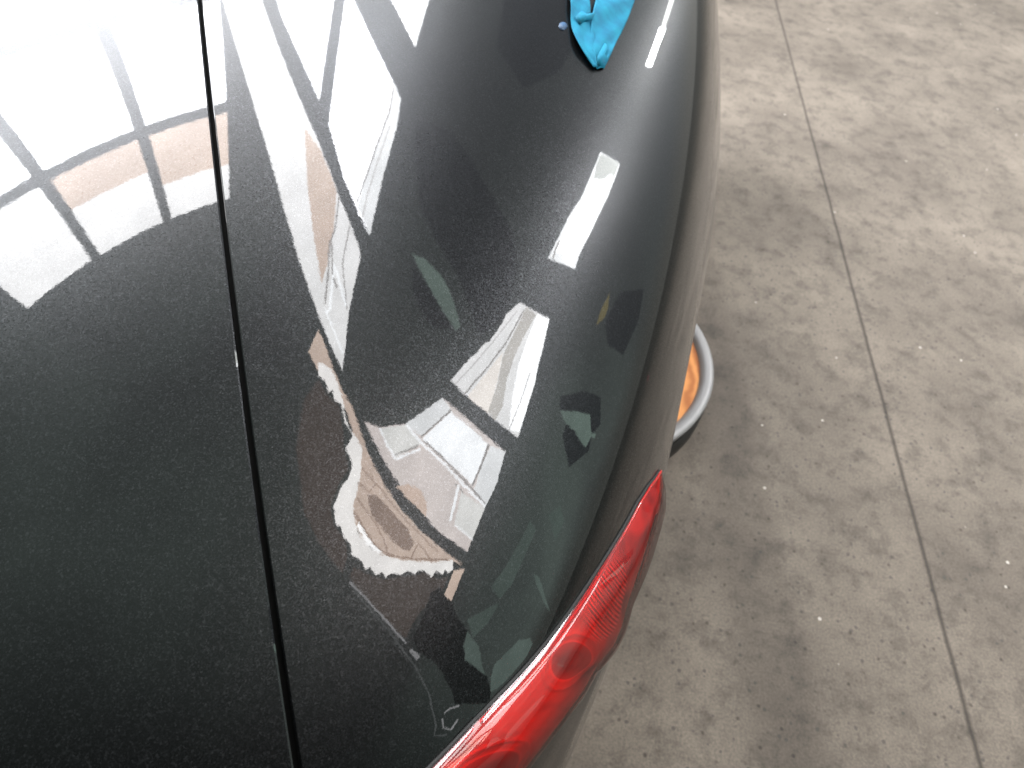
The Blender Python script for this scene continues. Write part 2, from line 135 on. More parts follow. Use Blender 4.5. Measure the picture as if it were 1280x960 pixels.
    ["side_window","glow_bar","soft",3,[[40.04,42.09],[39.35,43.04],[38.64,43.99],[37.9,44.92],[37.14,45.85],[36.33,46.98],[35.47,48.11],[34.58,49.22],[33.65,50.31],[32.87,51.4],[32.05,52.49],[31.2,53.55],[30.91,53.36],[31.77,52.29],[32.59,51.21],[33.38,50.11],[34.32,49.01],[35.21,47.9],[36.07,46.78],[36.89,45.64],[37.66,44.71],[38.39,43.78],[39.11,42.83],[39.8,41.88]]],
    ["side_window","glow_bar","soft",3,[[27.73,37.0],[26.31,37.28],[24.88,37.53],[23.44,37.76],[22.24,38.05],[21.03,38.33],[19.81,38.59],[18.58,38.83],[18.48,38.5],[19.71,38.26],[20.92,38.01],[22.13,37.73],[23.32,37.44],[24.77,37.21],[26.19,36.96],[27.61,36.69]]],
    ["side_window","pane_or_patch","pale",0,[[56.01,24.15],[54.43,22.06],[52.96,19.73],[51.58,20.75],[50.59,21.6],[49.59,22.43],[48.67,23.43],[47.73,24.42],[46.77,25.4],[45.78,26.36],[44.6,27.57],[43.37,28.76],[41.7,29.36],[43.02,31.62],[44.44,33.73],[45.97,35.7],[46.96,34.76],[47.92,33.81],[49.16,32.53],[50.35,31.23],[51.06,29.93],[51.75,28.62],[52.91,27.44],[54.04,26.25],[55.04,25.21]]],
    ["side_window","pane_or_patch","boosted_glass",1,[[53.23,26.28],[51.77,22.55],[49.62,23.14],[48.65,24.14],[47.65,25.12],[46.64,26.09],[45.59,27.04],[44.69,28.28],[43.76,29.5],[46.12,33.79],[47.26,32.96],[48.37,32.11],[49.45,31.25],[50.21,30.16],[50.95,29.07],[51.67,27.97]]],
    ["side_window","glow_bar","greyish",2,[[55.81,24.03],[54.36,22.05],[53.01,19.87],[51.7,21.11],[52.44,22.21],[52.15,23.6],[53.04,25.82],[54.81,25.21]]],
    ["side_window","glow_bar","line",2,[[47.8,33.45],[46.39,34.46],[45.43,34.7],[45.22,34.36],[46.15,34.13],[47.56,33.14]]],
    ["side_window","pane_or_patch","boosted_glass",0,[[65.33,9.4],[64.94,7.88],[64.12,9.04],[63.3,10.18],[61.89,11.83],[62.36,13.27],[63.73,11.42],[64.54,10.42]]],
    ["side_window","pane_or_patch","greyish",0,[[67.47,6.47],[68.14,5.12],[68.07,4.28],[66.96,5.73],[66.02,6.89],[65.08,8.02],[65.36,8.93],[66.42,7.72]]],
    ["tint_patches","tint_patch","green",0,[[70.16,56.04],[65.86,55.09],[62.68,54.71],[59.52,54.2],[54.5,53.65],[49.38,53.32],[46.66,53.05],[43.95,52.68],[43.61,53.51],[46.39,54.33],[49.25,55.03],[52.17,55.63],[55.94,56.05],[59.71,56.3],[63.46,56.39],[66.85,56.27]]],  # unseen glowing patches added for the green and dark reflections
    ["tint_patches","tint_patch","dark",0,[[67.44,56.76],[62.15,56.48],[59.16,56.34],[56.16,56.09],[53.17,55.74],[49.23,55.08],[45.39,54.22],[45.69,55.28],[49.2,57.6],[52.88,58.16],[56.61,58.56],[62.41,58.4],[65.0,57.61]]],
    ["tint_patches","tint_patch","green",1,[[20.95,25.57],[20.88,20.53],[20.72,14.72],[19.49,13.17],[18.3,11.53],[16.66,12.34],[17.45,16.15],[18.28,18.35],[19.1,22.3]]],
    ["tint_patches","tint_patch","dark",0,[[22.9,26.76],[23.24,23.22],[23.66,19.46],[23.2,12.77],[21.61,11.16],[20.08,9.43],[18.3,11.54],[16.47,10.73],[15.06,13.5],[13.68,16.13],[14.86,18.28],[16.12,20.32],[17.45,22.24],[19.1,22.3],[20.95,25.58]]],
    ["tint_patches","tint_patch","green",2,[[18.65,11.92],[18.79,10.01],[18.18,9.99],[18.13,11.33]]],
    ["tint_patches","tint_patch","olive",0,[[80.57,43.51],[79.21,43.7],[78.93,43.26],[77.32,44.51],[76.91,46.19],[78.38,46.04],[78.64,45.06]]],
    ["tint_patches","tint_patch","olive",0,[[36.52,18.59],[34.54,18.14],[33.32,18.54],[32.41,20.86],[34.68,20.22]]],
    ["tint_patches","tint_patch","olive",0,[[51.0,42.59],[49.93,43.62],[49.01,43.24],[50.09,42.22]]],
    ["tint_patches","tint_patch","green2",0,[[-5.87,3.26],[-7.26,7.66],[-8.56,9.18],[-9.86,10.63],[-11.41,12.27],[-12.91,10.76],[-13.73,8.19],[-12.93,6.48],[-11.64,5.02],[-10.35,3.49],[-8.94,2.19],[-7.51,0.82],[-6.08,0.96]]],
    ["tint_patches","tint_patch","green2",0,[[-10.86,26.71],[-11.07,23.71],[-11.24,20.58],[-12.08,17.8],[-12.86,14.9],[-13.17,12.46],[-13.31,17.97],[-13.76,22.35],[-12.61,25.43]]],
    ["tint_patches","tint_patch","green2",0,[[0.02,13.92],[0.19,11.1],[-0.44,8.21],[-1.0,5.18],[-1.49,2.0],[-1.92,-0.23],[-1.79,3.34],[-1.38,6.68],[-0.91,9.86]]],
    ["tint_patches","tint_patch","green3",0,[[5.58,22.86],[4.83,19.54],[3.39,19.61],[1.96,19.63],[0.45,19.73],[-1.06,19.78],[-2.55,19.79],[-3.75,20.66],[-4.95,21.49],[-4.33,26.19],[-2.66,25.37],[-1.0,24.49],[0.56,24.05],[2.11,23.56],[3.85,23.23]]],
    ["tint_patches","tint_patch","green3",0,[[7.18,17.38],[8.84,14.18],[7.54,10.09],[6.23,10.35],[4.93,10.57],[5.8,13.44]]],
    ["tint_patches","tint_patch","green3",0,[[-9.65,28.54],[-7.54,25.39],[-6.39,23.25],[-5.26,21.02],[-6.76,21.33],[-8.26,21.61],[-9.59,22.81],[-10.93,23.95]]],
    ["dark_sheets","dark_patch","black",0,[[-7.96,40.43],[-8.63,38.54],[-8.88,35.32],[-10.03,32.19],[-10.72,26.94],[-12.33,25.91],[-13.63,22.6],[-13.31,17.97],[-13.02,11.92],[-13.68,7.96],[-14.88,6.92],[-16.66,13.46],[-18.13,18.39],[-17.51,21.42],[-17.23,24.28],[-16.92,27.05],[-16.84,29.9],[-16.75,32.65],[-17.38,36.6],[-16.45,40.2],[-14.53,40.42],[-12.89,40.76],[-11.22,41.07],[-9.57,42.27]]],  # unseen dark sheet added so the paint mirrors black
    ["dark_sheets","dark_patch","dark",0,[[88.05,44.11],[85.66,43.77],[83.26,43.33],[80.87,42.79],[78.9,43.03],[76.88,43.21],[74.82,43.32],[72.71,43.36],[70.59,43.49],[68.43,43.54],[66.22,43.51],[63.99,43.4],[61.73,43.2],[59.46,42.91],[57.18,42.51],[54.91,42.02],[53.01,42.1],[51.09,42.12],[49.15,42.08],[47.18,41.97],[45.75,42.53],[44.28,43.07],[42.77,43.58],[41.22,44.06],[39.64,44.51],[39.48,46.09],[39.33,47.65],[39.18,49.19],[41.64,49.84],[44.14,50.4],[46.67,50.86],[49.23,51.23],[51.79,51.51],[54.36,51.7],[57.55,52.14],[60.75,52.44],[63.94,52.61],[67.07,52.64],[70.12,52.43],[73.07,52.12],[75.91,51.7],[77.56,50.93],[79.12,50.15],[80.6,49.34],[82.01,48.5],[83.35,47.65],[84.62,46.79],[85.83,45.91],[86.97,45.01]]],
    ["dark_sheets","dark_patch","dark",0,[[86.64,24.08],[85.49,23.48],[84.35,22.84],[83.23,22.14],[82.12,21.38],[81.02,20.56],[79.95,19.67],[78.89,18.72],[77.87,17.68],[77.07,18.37],[76.26,19.04],[75.42,19.71],[74.55,20.38],[73.65,21.03],[72.72,21.66],[72.34,22.74],[71.96,23.82],[71.56,24.89],[71.15,25.97],[70.74,27.05],[70.31,28.13],[71.02,29.45],[71.76,30.74],[72.53,31.99],[73.34,33.2],[75.0,33.24],[76.64,33.21],[78.24,33.12],[79.8,32.97],[81.33,32.77],[81.95,31.9],[82.56,31.02],[83.14,30.15],[83.7,29.28],[84.23,28.41],[84.75,27.54],[85.25,26.67],[85.73,25.8],[86.19,24.94]]],
    ["dark_sheets","dark_patch","dark",0,[[36.42,15.18],[36.58,10.96],[37.01,6.34],[35.72,6.16],[34.43,5.93],[33.14,5.66],[31.71,6.63],[30.28,7.56],[28.85,8.45],[29.61,15.16],[31.14,16.72],[32.73,18.16],[33.98,17.2],[35.21,16.2]]],
    ["side_window","pane_or_patch","side",0,[[38.15,-33.79],[44.15,-39.09],[41.78,-38.64],[39.62,-38.27],[37.62,-37.99],[33.78,-36.31],[30.46,-34.84],[26.71,-29.61],[28.74,-30.24],[30.88,-30.95],[33.11,-31.79],[35.52,-32.73]]],  # unseen glow strip added for a pale reflection along the edge
    ["tint_patches","tint_patch","bluep",0,[[46.17,-15.27],[47.58,-17.09],[47.59,-20.7],[45.04,-18.19],[45.57,-16.67]]],
    ["tint_patches","tint_patch","side",0,[[44.26,-17.53],[46.23,-19.75],[45.91,-21.43],[45.72,-23.24],[43.41,-22.43],[42.2,-19.9],[43.2,-18.66]]],
    ["tint_patches","tint_patch","redp",0,[[29.04,-6.76],[29.6,-9.34],[28.49,-9.57],[28.06,-7.44]]],
    ["tint_patches","tint_patch","green3",0,[[28.12,-9.66],[29.4,-13.94],[29.64,-19.81],[28.08,-18.69],[27.43,-12.66]]],
    ["roof_window","pane_or_patch","white",0,[[119.0,20.0],[120.75,20.0],[122.5,20.0],[124.25,20.0],[126.0,20.0],[127.75,20.0],[129.5,20.0],[129.5,21.83],[129.5,23.67],[129.5,25.5],[129.5,27.33],[129.5,29.17],[129.5,31.0],[127.75,31.0],[126.0,31.0],[124.25,31.0],[122.5,31.0],[120.75,31.0],[119.0,31.0],[119.0,29.17],[119.0,27.33],[119.0,25.5],[119.0,23.67],[119.0,21.83]]],  # unseen glazing grid added to brighten the tailgate's reflections
    ["roof_window","pane_or_patch","white",0,[[119.0,32.2],[120.75,32.2],[122.5,32.2],[124.25,32.2],[126.0,32.2],[127.75,32.2],[129.5,32.2],[129.5,34.0],[129.5,35.8],[129.5,37.6],[129.5,39.4],[129.5,41.2],[129.5,43.0],[127.75,43.0],[126.0,43.0],[124.25,43.0],[122.5,43.0],[120.75,43.0],[119.0,43.0],[119.0,41.2],[119.0,39.4],[119.0,37.6],[119.0,35.8],[119.0,34.0]]],
    ["roof_window","pane_or_patch","offwhite",0,[[119.0,44.2],[120.75,44.2],[122.5,44.2],[124.25,44.2],[126.0,44.2],[127.75,44.2],[129.5,44.2],[129.5,45.83],[129.5,47.47],[129.5,49.1],[129.5,50.73],[129.5,52.37],[129.5,54.0],[127.75,54.0],[126.0,54.0],[124.25,54.0],[122.5,54.0],[120.75,54.0],[119.0,54.0],[119.0,52.37],[119.0,50.73],[119.0,49.1],[119.0,47.47],[119.0,45.83]]],
    ["roof_window","pane_or_patch","white",0,[[131.0,20.0],[132.83,20.0],[134.67,20.0],[136.5,20.0],[138.33,20.0],[140.17,20.0],[142.0,20.0],[142.0,21.83],[142.0,23.67],[142.0,25.5],[142.0,27.33],[142.0,29.17],[142.0,31.0],[140.17,31.0],[138.33,31.0],[136.5,31.0],[134.67,31.0],[132.83,31.0],[131.0,31.0],[131.0,29.17],[131.0,27.33],[131.0,25.5],[131.0,23.67],[131.0,21.83]]],
    ["roof_window","pane_or_patch","white",0,[[131.0,32.2],[132.83,32.2],[134.67,32.2],[136.5,32.2],[138.33,32.2],[140.17,32.2],[142.0,32.2],[142.0,34.0],[142.0,35.8],[142.0,37.6],[142.0,39.4],[142.0,41.2],[142.0,43.0],[140.17,43.0],[138.33,43.0],[136.5,43.0],[134.67,43.0],[132.83,43.0],[131.0,43.0],[131.0,41.2],[131.0,39.4],[131.0,37.6],[131.0,35.8],[131.0,34.0]]],
    ["roof_window","pane_or_patch","offwhite",0,[[131.0,44.2],[132.83,44.2],[134.67,44.2],[136.5,44.2],[138.33,44.2],[140.17,44.2],[142.0,44.2],[142.0,45.83],[142.0,47.47],[142.0,49.1],[142.0,50.73],[142.0,52.37],[142.0,54.0],[140.17,54.0],[138.33,54.0],[136.5,54.0],[134.67,54.0],[132.83,54.0],[131.0,54.0],[131.0,52.37],[131.0,50.73],[131.0,49.1],[131.0,47.47],[131.0,45.83]]],
    ["roof_window","pane_or_patch","white",0,[[143.5,20.0],[145.42,20.0],[147.33,20.0],[149.25,20.0],[151.17,20.0],[153.08,20.0],[155.0,20.0],[155.0,21.83],[155.0,23.67],[155.0,25.5],[155.0,27.33],[155.0,29.17],[155.0,31.0],[153.08,31.0],[151.17,31.0],[149.25,31.0],[147.33,31.0],[145.42,31.0],[143.5,31.0],[143.5,29.17],[143.5,27.33],[143.5,25.5],[143.5,23.67],[143.5,21.83]]],
    ["roof_window","pane_or_patch","white",0,[[143.5,32.2],[145.42,32.2],[147.33,32.2],[149.25,32.2],[151.17,32.2],[153.08,32.2],[155.0,32.2],[155.0,34.0],[155.0,35.8],[155.0,37.6],[155.0,39.4],[155.0,41.2],[155.0,43.0],[153.08,43.0],[151.17,43.0],[149.25,43.0],[147.33,43.0],[145.42,43.0],[143.5,43.0],[143.5,41.2],[143.5,39.4],[143.5,37.6],[143.5,35.8],[143.5,34.0]]],
    ["roof_window","pane_or_patch","offwhite",0,[[143.5,44.2],[145.42,44.2],[147.33,44.2],[149.25,44.2],[151.17,44.2],[153.08,44.2],[155.0,44.2],[155.0,45.83],[155.0,47.47],[155.0,49.1],[155.0,50.73],[155.0,52.37],[155.0,54.0],[153.08,54.0],[151.17,54.0],[149.25,54.0],[147.33,54.0],[145.42,54.0],[143.5,54.0],[143.5,52.37],[143.5,50.73],[143.5,49.1],[143.5,47.47],[143.5,45.83]]],
    ["roof_window","wall_view","beige",1,[[119.0,44.2],[120.75,44.2],[122.5,44.2],[124.25,44.2],[126.0,44.2],[127.75,44.2],[129.5,44.2],[129.5,45.17],[129.5,46.13],[129.5,47.1],[129.5,48.07],[129.5,49.03],[129.5,50.0],[127.75,50.0],[126.0,50.0],[124.25,50.0],[122.5,50.0],[120.75,50.0],[119.0,50.0],[119.0,49.03],[119.0,48.07],[119.0,47.1],[119.0,46.13],[119.0,45.17]]],  # beige patch in the added glazing grid
    ["roof_window","wall_view","beige",1,[[131.0,44.2],[132.83,44.2],[134.67,44.2],[136.5,44.2],[138.33,44.2],[140.17,44.2],[142.0,44.2],[142.0,44.83],[142.0,45.47],[142.0,46.1],[142.0,46.73],[142.0,47.37],[142.0,48.0],[140.17,48.0],[138.33,48.0],[136.5,48.0],[134.67,48.0],[132.83,48.0],[131.0,48.0],[131.0,47.37],[131.0,46.73],[131.0,46.1],[131.0,45.47],[131.0,44.83]]],  # beige patch in the added glazing grid
]
MARKS = {
    'lens_top': [[-0.69858,0.28685],[-0.71778,0.32024],[-0.73335,0.33766],[-0.74577,0.34562],[-0.75995,0.35511],[-0.77303,0.36309],[-0.78519,0.37004],[-0.80029,0.37759],[-0.81426,0.38452],[-0.83949,0.39751],[-0.86199,0.41034],[-0.87765,0.41777],[-0.89248,0.42311],[-0.90652,0.42816],[-0.91989,0.43352]],
    'lens_bottom': [[-0.69548,0.27077],[-0.69506,0.23313],[-0.70016,0.20827],[-0.71515,0.20875],[-0.72734,0.20619],[-0.73879,0.20557],[-0.74744,0.20598],[-0.75214,0.17303],[-0.76116,0.18605],[-0.78462,0.24829],[-0.7968,0.25742],[-0.8117,0.27687],[-0.82525,0.29177],[-0.84379,0.30795],[-0.86063,0.3231]],
    'tape_left_outer': [[-0.63275,0.81349],[-0.65559,0.78425],[-0.66797,0.76722],[-0.67553,0.75327],[-0.67692,0.74063],[-0.67507,0.7279],[-0.67036,0.71677],[-0.66495,0.70856]],
    'tape_left_inner': [[-0.59895,0.79425],[-0.62582,0.76635],[-0.63076,0.75701],[-0.63252,0.75304],[-0.63761,0.7433],[-0.64491,0.72872],[-0.65055,0.71565],[-0.65349,0.7012]],
    'tape_right_inner': [[-0.56785,0.77516],[-0.60705,0.7598],[-0.61886,0.75667],[-0.63129,0.75224],[-0.64121,0.74566],[-0.65071,0.73264],[-0.65939,0.71997],[-0.66322,0.70644]],
    'tape_right_outer': [[-0.49793,0.72688],[-0.54561,0.71087],[-0.57087,0.70655],[-0.59375,0.70405],[-0.61356,0.70232],[-0.62983,0.70256],[-0.63963,0.70025],[-0.64949,0.69733]],
    'tape_fleck': [[-0.68672,0.77088],[-0.68699,0.76833],[-0.68456,0.76509],[-0.6812,0.76308],[-0.67687,0.76231],[-0.67428,0.76352],[-0.67394,0.7661],[-0.67639,0.76941],[-0.67981,0.77143],[-0.68418,0.77214]],
    'tape_flap': [[-0.66319,0.76243],[-0.65175,0.76118],[-0.64329,0.75391],[-0.63057,0.74669],[-0.63945,0.7455],[-0.64954,0.75103],[-0.66087,0.75247]],
    'tape_corner': [[-0.65968,0.70659],[-0.65663,0.71257],[-0.64613,0.7144],[-0.63452,0.71472],[-0.63585,0.70891],[-0.64109,0.70511],[-0.64275,0.69881],[-0.65173,0.69899]],
    'gap': [[-1.20317,0.97845],[-1.12607,0.89216],[-1.06984,0.80229],[-1.032,0.7197],[-1.00364,0.63866],[-0.98397,0.56788],[-0.96707,0.48428]],
}


# ------------------------------------------------------------------ helpers
def tag(o, label=None, cat=None, group=None, kind=None):
    if label: o['label'] = label
    if cat: o['category'] = cat
    if group: o['group'] = group
    if kind: o['kind'] = kind
    return o
def empty(name, loc=(0, 0, 0)):
    o = bpy.data.objects.new(name, None); o.empty_display_size = .1
    o.location = loc; col.objects.link(o); return o
def link(name, me, mat, parent=None, smooth=True):
    o = bpy.data.objects.new(name, me); col.objects.link(o)
    if mat: me.materials.append(mat)
    if smooth:
        for p in me.polygons: p.use_smooth = True
    if parent:
        o.parent = parent
        o.location = -Vector(parent.location)
    return o
def mesh(name, verts, faces, mat, parent=None, smooth=True):
    me = bpy.data.meshes.new(name); me.from_pydata([tuple(v) for v in verts], [], faces); me.update()
    return link(name, me, mat, parent, smooth)
def mat(name):
    m = bpy.data.materials.new(name); m.use_nodes = True
    return m, m.node_tree, m.node_tree.nodes['Principled BSDF']
def simple(name, c, rough=.5, metal=0, coat=0):
    m, nt, p = mat(name)
    p.inputs['Base Color'].default_value = (*c, 1); p.inputs['Roughness'].default_value = rough
    p.inputs['Metallic'].default_value = metal; p.inputs['Coat Weight'].default_value = coat
    return m

# ------------------------------------------------------------------ materials
def paint():
    m, nt, p = mat('metallic_paint'); L = nt.links.new
    tc = N(nt, 'ShaderNodeTexCoord')
    v = N(nt, 'ShaderNodeTexVoronoi'); v.inputs['Scale'].default_value = 1500
    L(tc.outputs['Object'], v.inputs['Vector'])
    v2 = N(nt, 'ShaderNodeTexVoronoi'); v2.inputs['Scale'].default_value = 900
    L(tc.outputs['Object'], v2.inputs['Vector'])
    s = N(nt, 'ShaderNodeSeparateXYZ'); L(v.outputs['Color'], s.inputs[0])
    s2 = N(nt, 'ShaderNodeSeparateXYZ'); L(v2.outputs['Color'], s2.inputs[0])
    add = N(nt, 'ShaderNodeMath', operation='MULTIPLY'); L(s.outputs['X'], add.inputs[0]); L(s2.outputs['Y'], add.inputs[1])
    cr = N(nt, 'ShaderNodeValToRGB'); e = cr.color_ramp.elements
    e[0].position = 0; e[0].color = (.006, .0064, .007, 1)
    e[1].position = .95; e[1].color = (.038, .0395, .043, 1)
    k = cr.color_ramp.elements.new(.45); k.color = (.0115, .0122, .0136, 1)
    L(add.outputs[0], cr.inputs['Fac']); L(cr.outputs['Color'], p.inputs['Base Color'])
    p.inputs['Metallic'].default_value = .85; p.inputs['Roughness'].default_value = .34
    # flakes lie at slightly different angles
    g = N(nt, 'ShaderNodeNewGeometry')
    sub = N(nt, 'ShaderNodeVectorMath', operation='SUBTRACT'); L(v.outputs['Color'], sub.inputs[0]); sub.inputs[1].default_value = (.5, .5, .5)
    sc = N(nt, 'ShaderNodeVectorMath', operation='SCALE'); L(sub.outputs[0], sc.inputs[0]); sc.inputs['Scale'].default_value = .085
    ad = N(nt, 'ShaderNodeVectorMath', operation='ADD'); L(g.outputs['Normal'], ad.inputs[0]); L(sc.outputs[0], ad.inputs[1])
    no = N(nt, 'ShaderNodeVectorMath', operation='NORMALIZE'); L(ad.outputs[0], no.inputs[0]); L(no.outputs[0], p.inputs['Normal'])
    # clear coat with faint orange peel
    p.inputs['Coat Weight'].default_value = 1; p.inputs['Coat Roughness'].default_value = .006; p.inputs['Coat IOR'].default_value = 1.52
    n = N(nt, 'ShaderNodeTexNoise'); n.inputs['Scale'].default_value = 210; n.inputs['Detail'].default_value = 3
    L(tc.outputs['Object'], n.inputs['Vector'])
    n2 = N(nt, 'ShaderNodeTexNoise'); n2.inputs['Scale'].default_value = 900; n2.inputs['Detail'].default_value = 1
    L(tc.outputs['Object'], n2.inputs['Vector'])
    b = N(nt, 'ShaderNodeBump'); b.inputs['Distance'].default_value = .00002; b.inputs['Strength'].default_value = .4
    L(n.outputs['Fac'], b.inputs['Height'])
    b2 = N(nt, 'ShaderNodeBump'); b2.inputs['Distance'].default_value = .0000015; b2.inputs['Strength'].default_value = .6
    L(n2.outputs['Fac'], b2.inputs['Height']); L(b.outputs[0], b2.inputs['Normal'])
    L(b2.outputs[0], p.inputs['Coat Normal'])
    return m
PAINT = paint()
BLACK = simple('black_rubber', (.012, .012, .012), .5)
GLOSSB = simple('tinted_glass', (.008, .009, .009), .03)
DARKIN = simple('dark_gap', (.006, .006, .006), .9)

def concrete():
    m, nt, p = mat('worn_concrete'); L = nt.links.new
    tc = N(nt, 'ShaderNodeTexCoord')
    def noise(s, d, rr=.6, dist=0):
        n = N(nt, 'ShaderNodeTexNoise'); n.inputs['Scale'].default_value = s; n.inputs['Detail'].default_value = d
        n.inputs['Roughness'].default_value = rr; n.inputs['Distortion'].default_value = dist
        L(tc.outputs['Object'], n.inputs['Vector']); return n
    def ramp(a, b, ca, cb, src):
        c = N(nt, 'ShaderNodeValToRGB'); c.color_ramp.elements[0].position = a; c.color_ramp.elements[1].position = b
        c.color_ramp.elements[0].color = (*ca, 1); c.color_ramp.elements[1].color = (*cb, 1)
        L(src, c.inputs['Fac']); return c
    def mixm(a, b):
        x = N(nt, 'ShaderNodeMixRGB', blend_type='MULTIPLY'); x.inputs[0].default_value = 1
        L(a, x.inputs[1]); L(b, x.inputs[2]); return x.outputs[0]
    c = ramp(.3, .72, (.088, .072, .057), (.205, .175, .143), noise(2.2, 7, .62, 0).outputs['Fac']).outputs['Color']
    c = mixm(c, ramp(.32, .52, (.5, .49, .48), (1, 1, 1), noise(13, 7, .72).outputs['Fac']).outputs['Color'])
    c = mixm(c, ramp(.26, .42, (.6, .59, .58), (1, 1, 1), noise(55, 4, .6).outputs['Fac']).outputs['Color'])
    c = mixm(c, ramp(.35, .65, (.66, .66, .66), (1.2, 1.19, 1.17), noise(190, 4, .75).outputs['Fac']).outputs['Color'])
    v = N(nt, 'ShaderNodeTexVoronoi'); v.inputs['Scale'].default_value = 26; L(tc.outputs['Object'], v.inputs['Vector'])
    c = mixm(c, ramp(.06, .13, (.4, .38, .36), (1, 1, 1), v.outputs['Distance']).outputs['Color'])
    v3 = N(nt, 'ShaderNodeTexVoronoi'); v3.inputs['Scale'].default_value = 75; L(tc.outputs['Object'], v3.inputs['Vector'])
    sp = N(nt, 'ShaderNodeSeparateXYZ'); L(v3.outputs['Color'], sp.inputs[0])
    gt = N(nt, 'ShaderNodeMath', operation='GREATER_THAN'); gt.inputs[1].default_value = .91; L(sp.outputs['X'], gt.inputs[0])
    lt = N(nt, 'ShaderNodeMath', operation='LESS_THAN'); lt.inputs[1].default_value = .30; L(v3.outputs['Distance'], lt.inputs[0])
    an = N(nt, 'ShaderNodeMath', operation='MULTIPLY'); L(gt.outputs[0], an.inputs[0]); L(lt.outputs[0], an.inputs[1])
    am = N(nt, 'ShaderNodeMath', operation='MULTIPLY'); L(an.outputs[0], am.inputs[0]); am.inputs[1].default_value = .75
    gm_ = N(nt, 'ShaderNodeMixRGB', blend_type='MIX'); L(am.outputs[0], gm_.inputs[0]); L(c, gm_.inputs[1])
    sr = N(nt, 'ShaderNodeValToRGB'); sr.color_ramp.interpolation = 'CONSTANT'
    sr.color_ramp.elements[0].color = (.05, .045, .04, 1); sr.color_ramp.elements[1].position = .965; sr.color_ramp.elements[1].color = (.55, .52, .47, 1)
    L(sp.outputs['Y'], sr.inputs['Fac']); L(sr.outputs['Color'], gm_.inputs[2]); c = gm_.outputs[0]
    # a saw-cut joint across the slab
    so = N(nt, 'ShaderNodeSeparateXYZ'); L(tc.outputs['Object'], so.inputs[0])
    jw = N(nt, 'ShaderNodeMath', operation='MULTIPLY_ADD'); jw.inputs[1].default_value = .006; jw.inputs[2].default_value = -1.62
    L(noise(9, 3).outputs['Fac'], jw.inputs[0])
    ja = N(nt, 'ShaderNodeMath', operation='ADD'); L(so.outputs['X'], ja.inputs[0]); L(jw.outputs[0], ja.inputs[1])
    jb = N(nt, 'ShaderNodeMath', operation='ABSOLUTE'); L(ja.outputs[0], jb.inputs[0])
    c = mixm(c, ramp(.0025, .006, (.22, .2, .18), (1, 1, 1), jb.outputs[0]).outputs['Color'])
    # broad faint tyre mark and oil drips
    tm = N(nt, 'ShaderNodeMath', operation='ADD'); tm.inputs[1].default_value = -1.30; L(so.outputs['X'], tm.inputs[0])
    ty = N(nt, 'ShaderNodeMath', operation='MULTIPLY_ADD'); ty.inputs[1].default_value = .10; L(so.outputs['Y'], ty.inputs[0]); L(tm.outputs[0], ty.inputs[2])
    tb_ = N(nt, 'ShaderNodeMath', operation='ABSOLUTE'); L(ty.outputs[0], tb_.inputs[0])
    mk_ = ramp(.055, .10, (.80, .79, .78), (1, 1, 1), tb_.outputs[0]).outputs['Color']
    c = mixm(c, mk_)
    L(c, p.inputs['Base Color']); p.inputs['Roughness'].default_value = .75
    b = N(nt, 'ShaderNodeBump'); b.inputs['Distance'].default_value = .002; b.inputs['Strength'].default_value = .5
    L(noise(120, 6, .7).outputs['Fac'], b.inputs['Height']); L(b.outputs[0], p.inputs['Normal'])
    return m
CONC = concrete()

# ------------------------------------------------------------------ setting: the concrete floor
fl = mesh('floor', [(-20, -20, 0), (20, -20, 0), (20, 20, 0), (-20, 20, 0)], [(0, 1, 2, 3)], CONC, None, False)
tag(fl, 'stained beige grey concrete floor', None, None, 'structure')

# ------------------------------------------------------------------ what the paint mirrors: windows, doorway, added glow patches and dark sheets
C0 = np.array([.5, .6, 1.0])
def dome_mesh(pts, layer):
    rad = 8.0 - .05 * layer
    P = np.array([[math.cos(R(e)) * math.cos(R(a)), math.cos(R(e)) * math.sin(R(a)), math.sin(R(e))] for a, e in pts])
    c = P.mean(0); c /= np.linalg.norm(c)
    e1 = np.cross(c, [0, 0, 1.0]); e1 /= np.linalg.norm(e1); e2 = np.cross(e1, c)
    q = np.stack([P @ e1, P @ e2], 1) / (P @ c)[:, None]
    n = len(q); V = [Vector(x) for x in q]
    lo, hi = q.min(0), q.max(0); st = .07
    for gx in np.arange(lo[0] + st / 2, hi[0], st):
        for gy in np.arange(lo[1] + st / 2, hi[1], st):
            V.append(Vector((gx, gy)))
    r = delaunay_2d_cdt(V, [(i, (i + 1) % n) for i in range(n)], [], 1, 1e-7)
    vs = []
    for v in r[0]:
        w_ = c + e1 * v[0] + e2 * v[1]; vs.append(C0 + rad * w_ / np.linalg.norm(w_))
    return vs, [tuple(f) for f in r[2]]
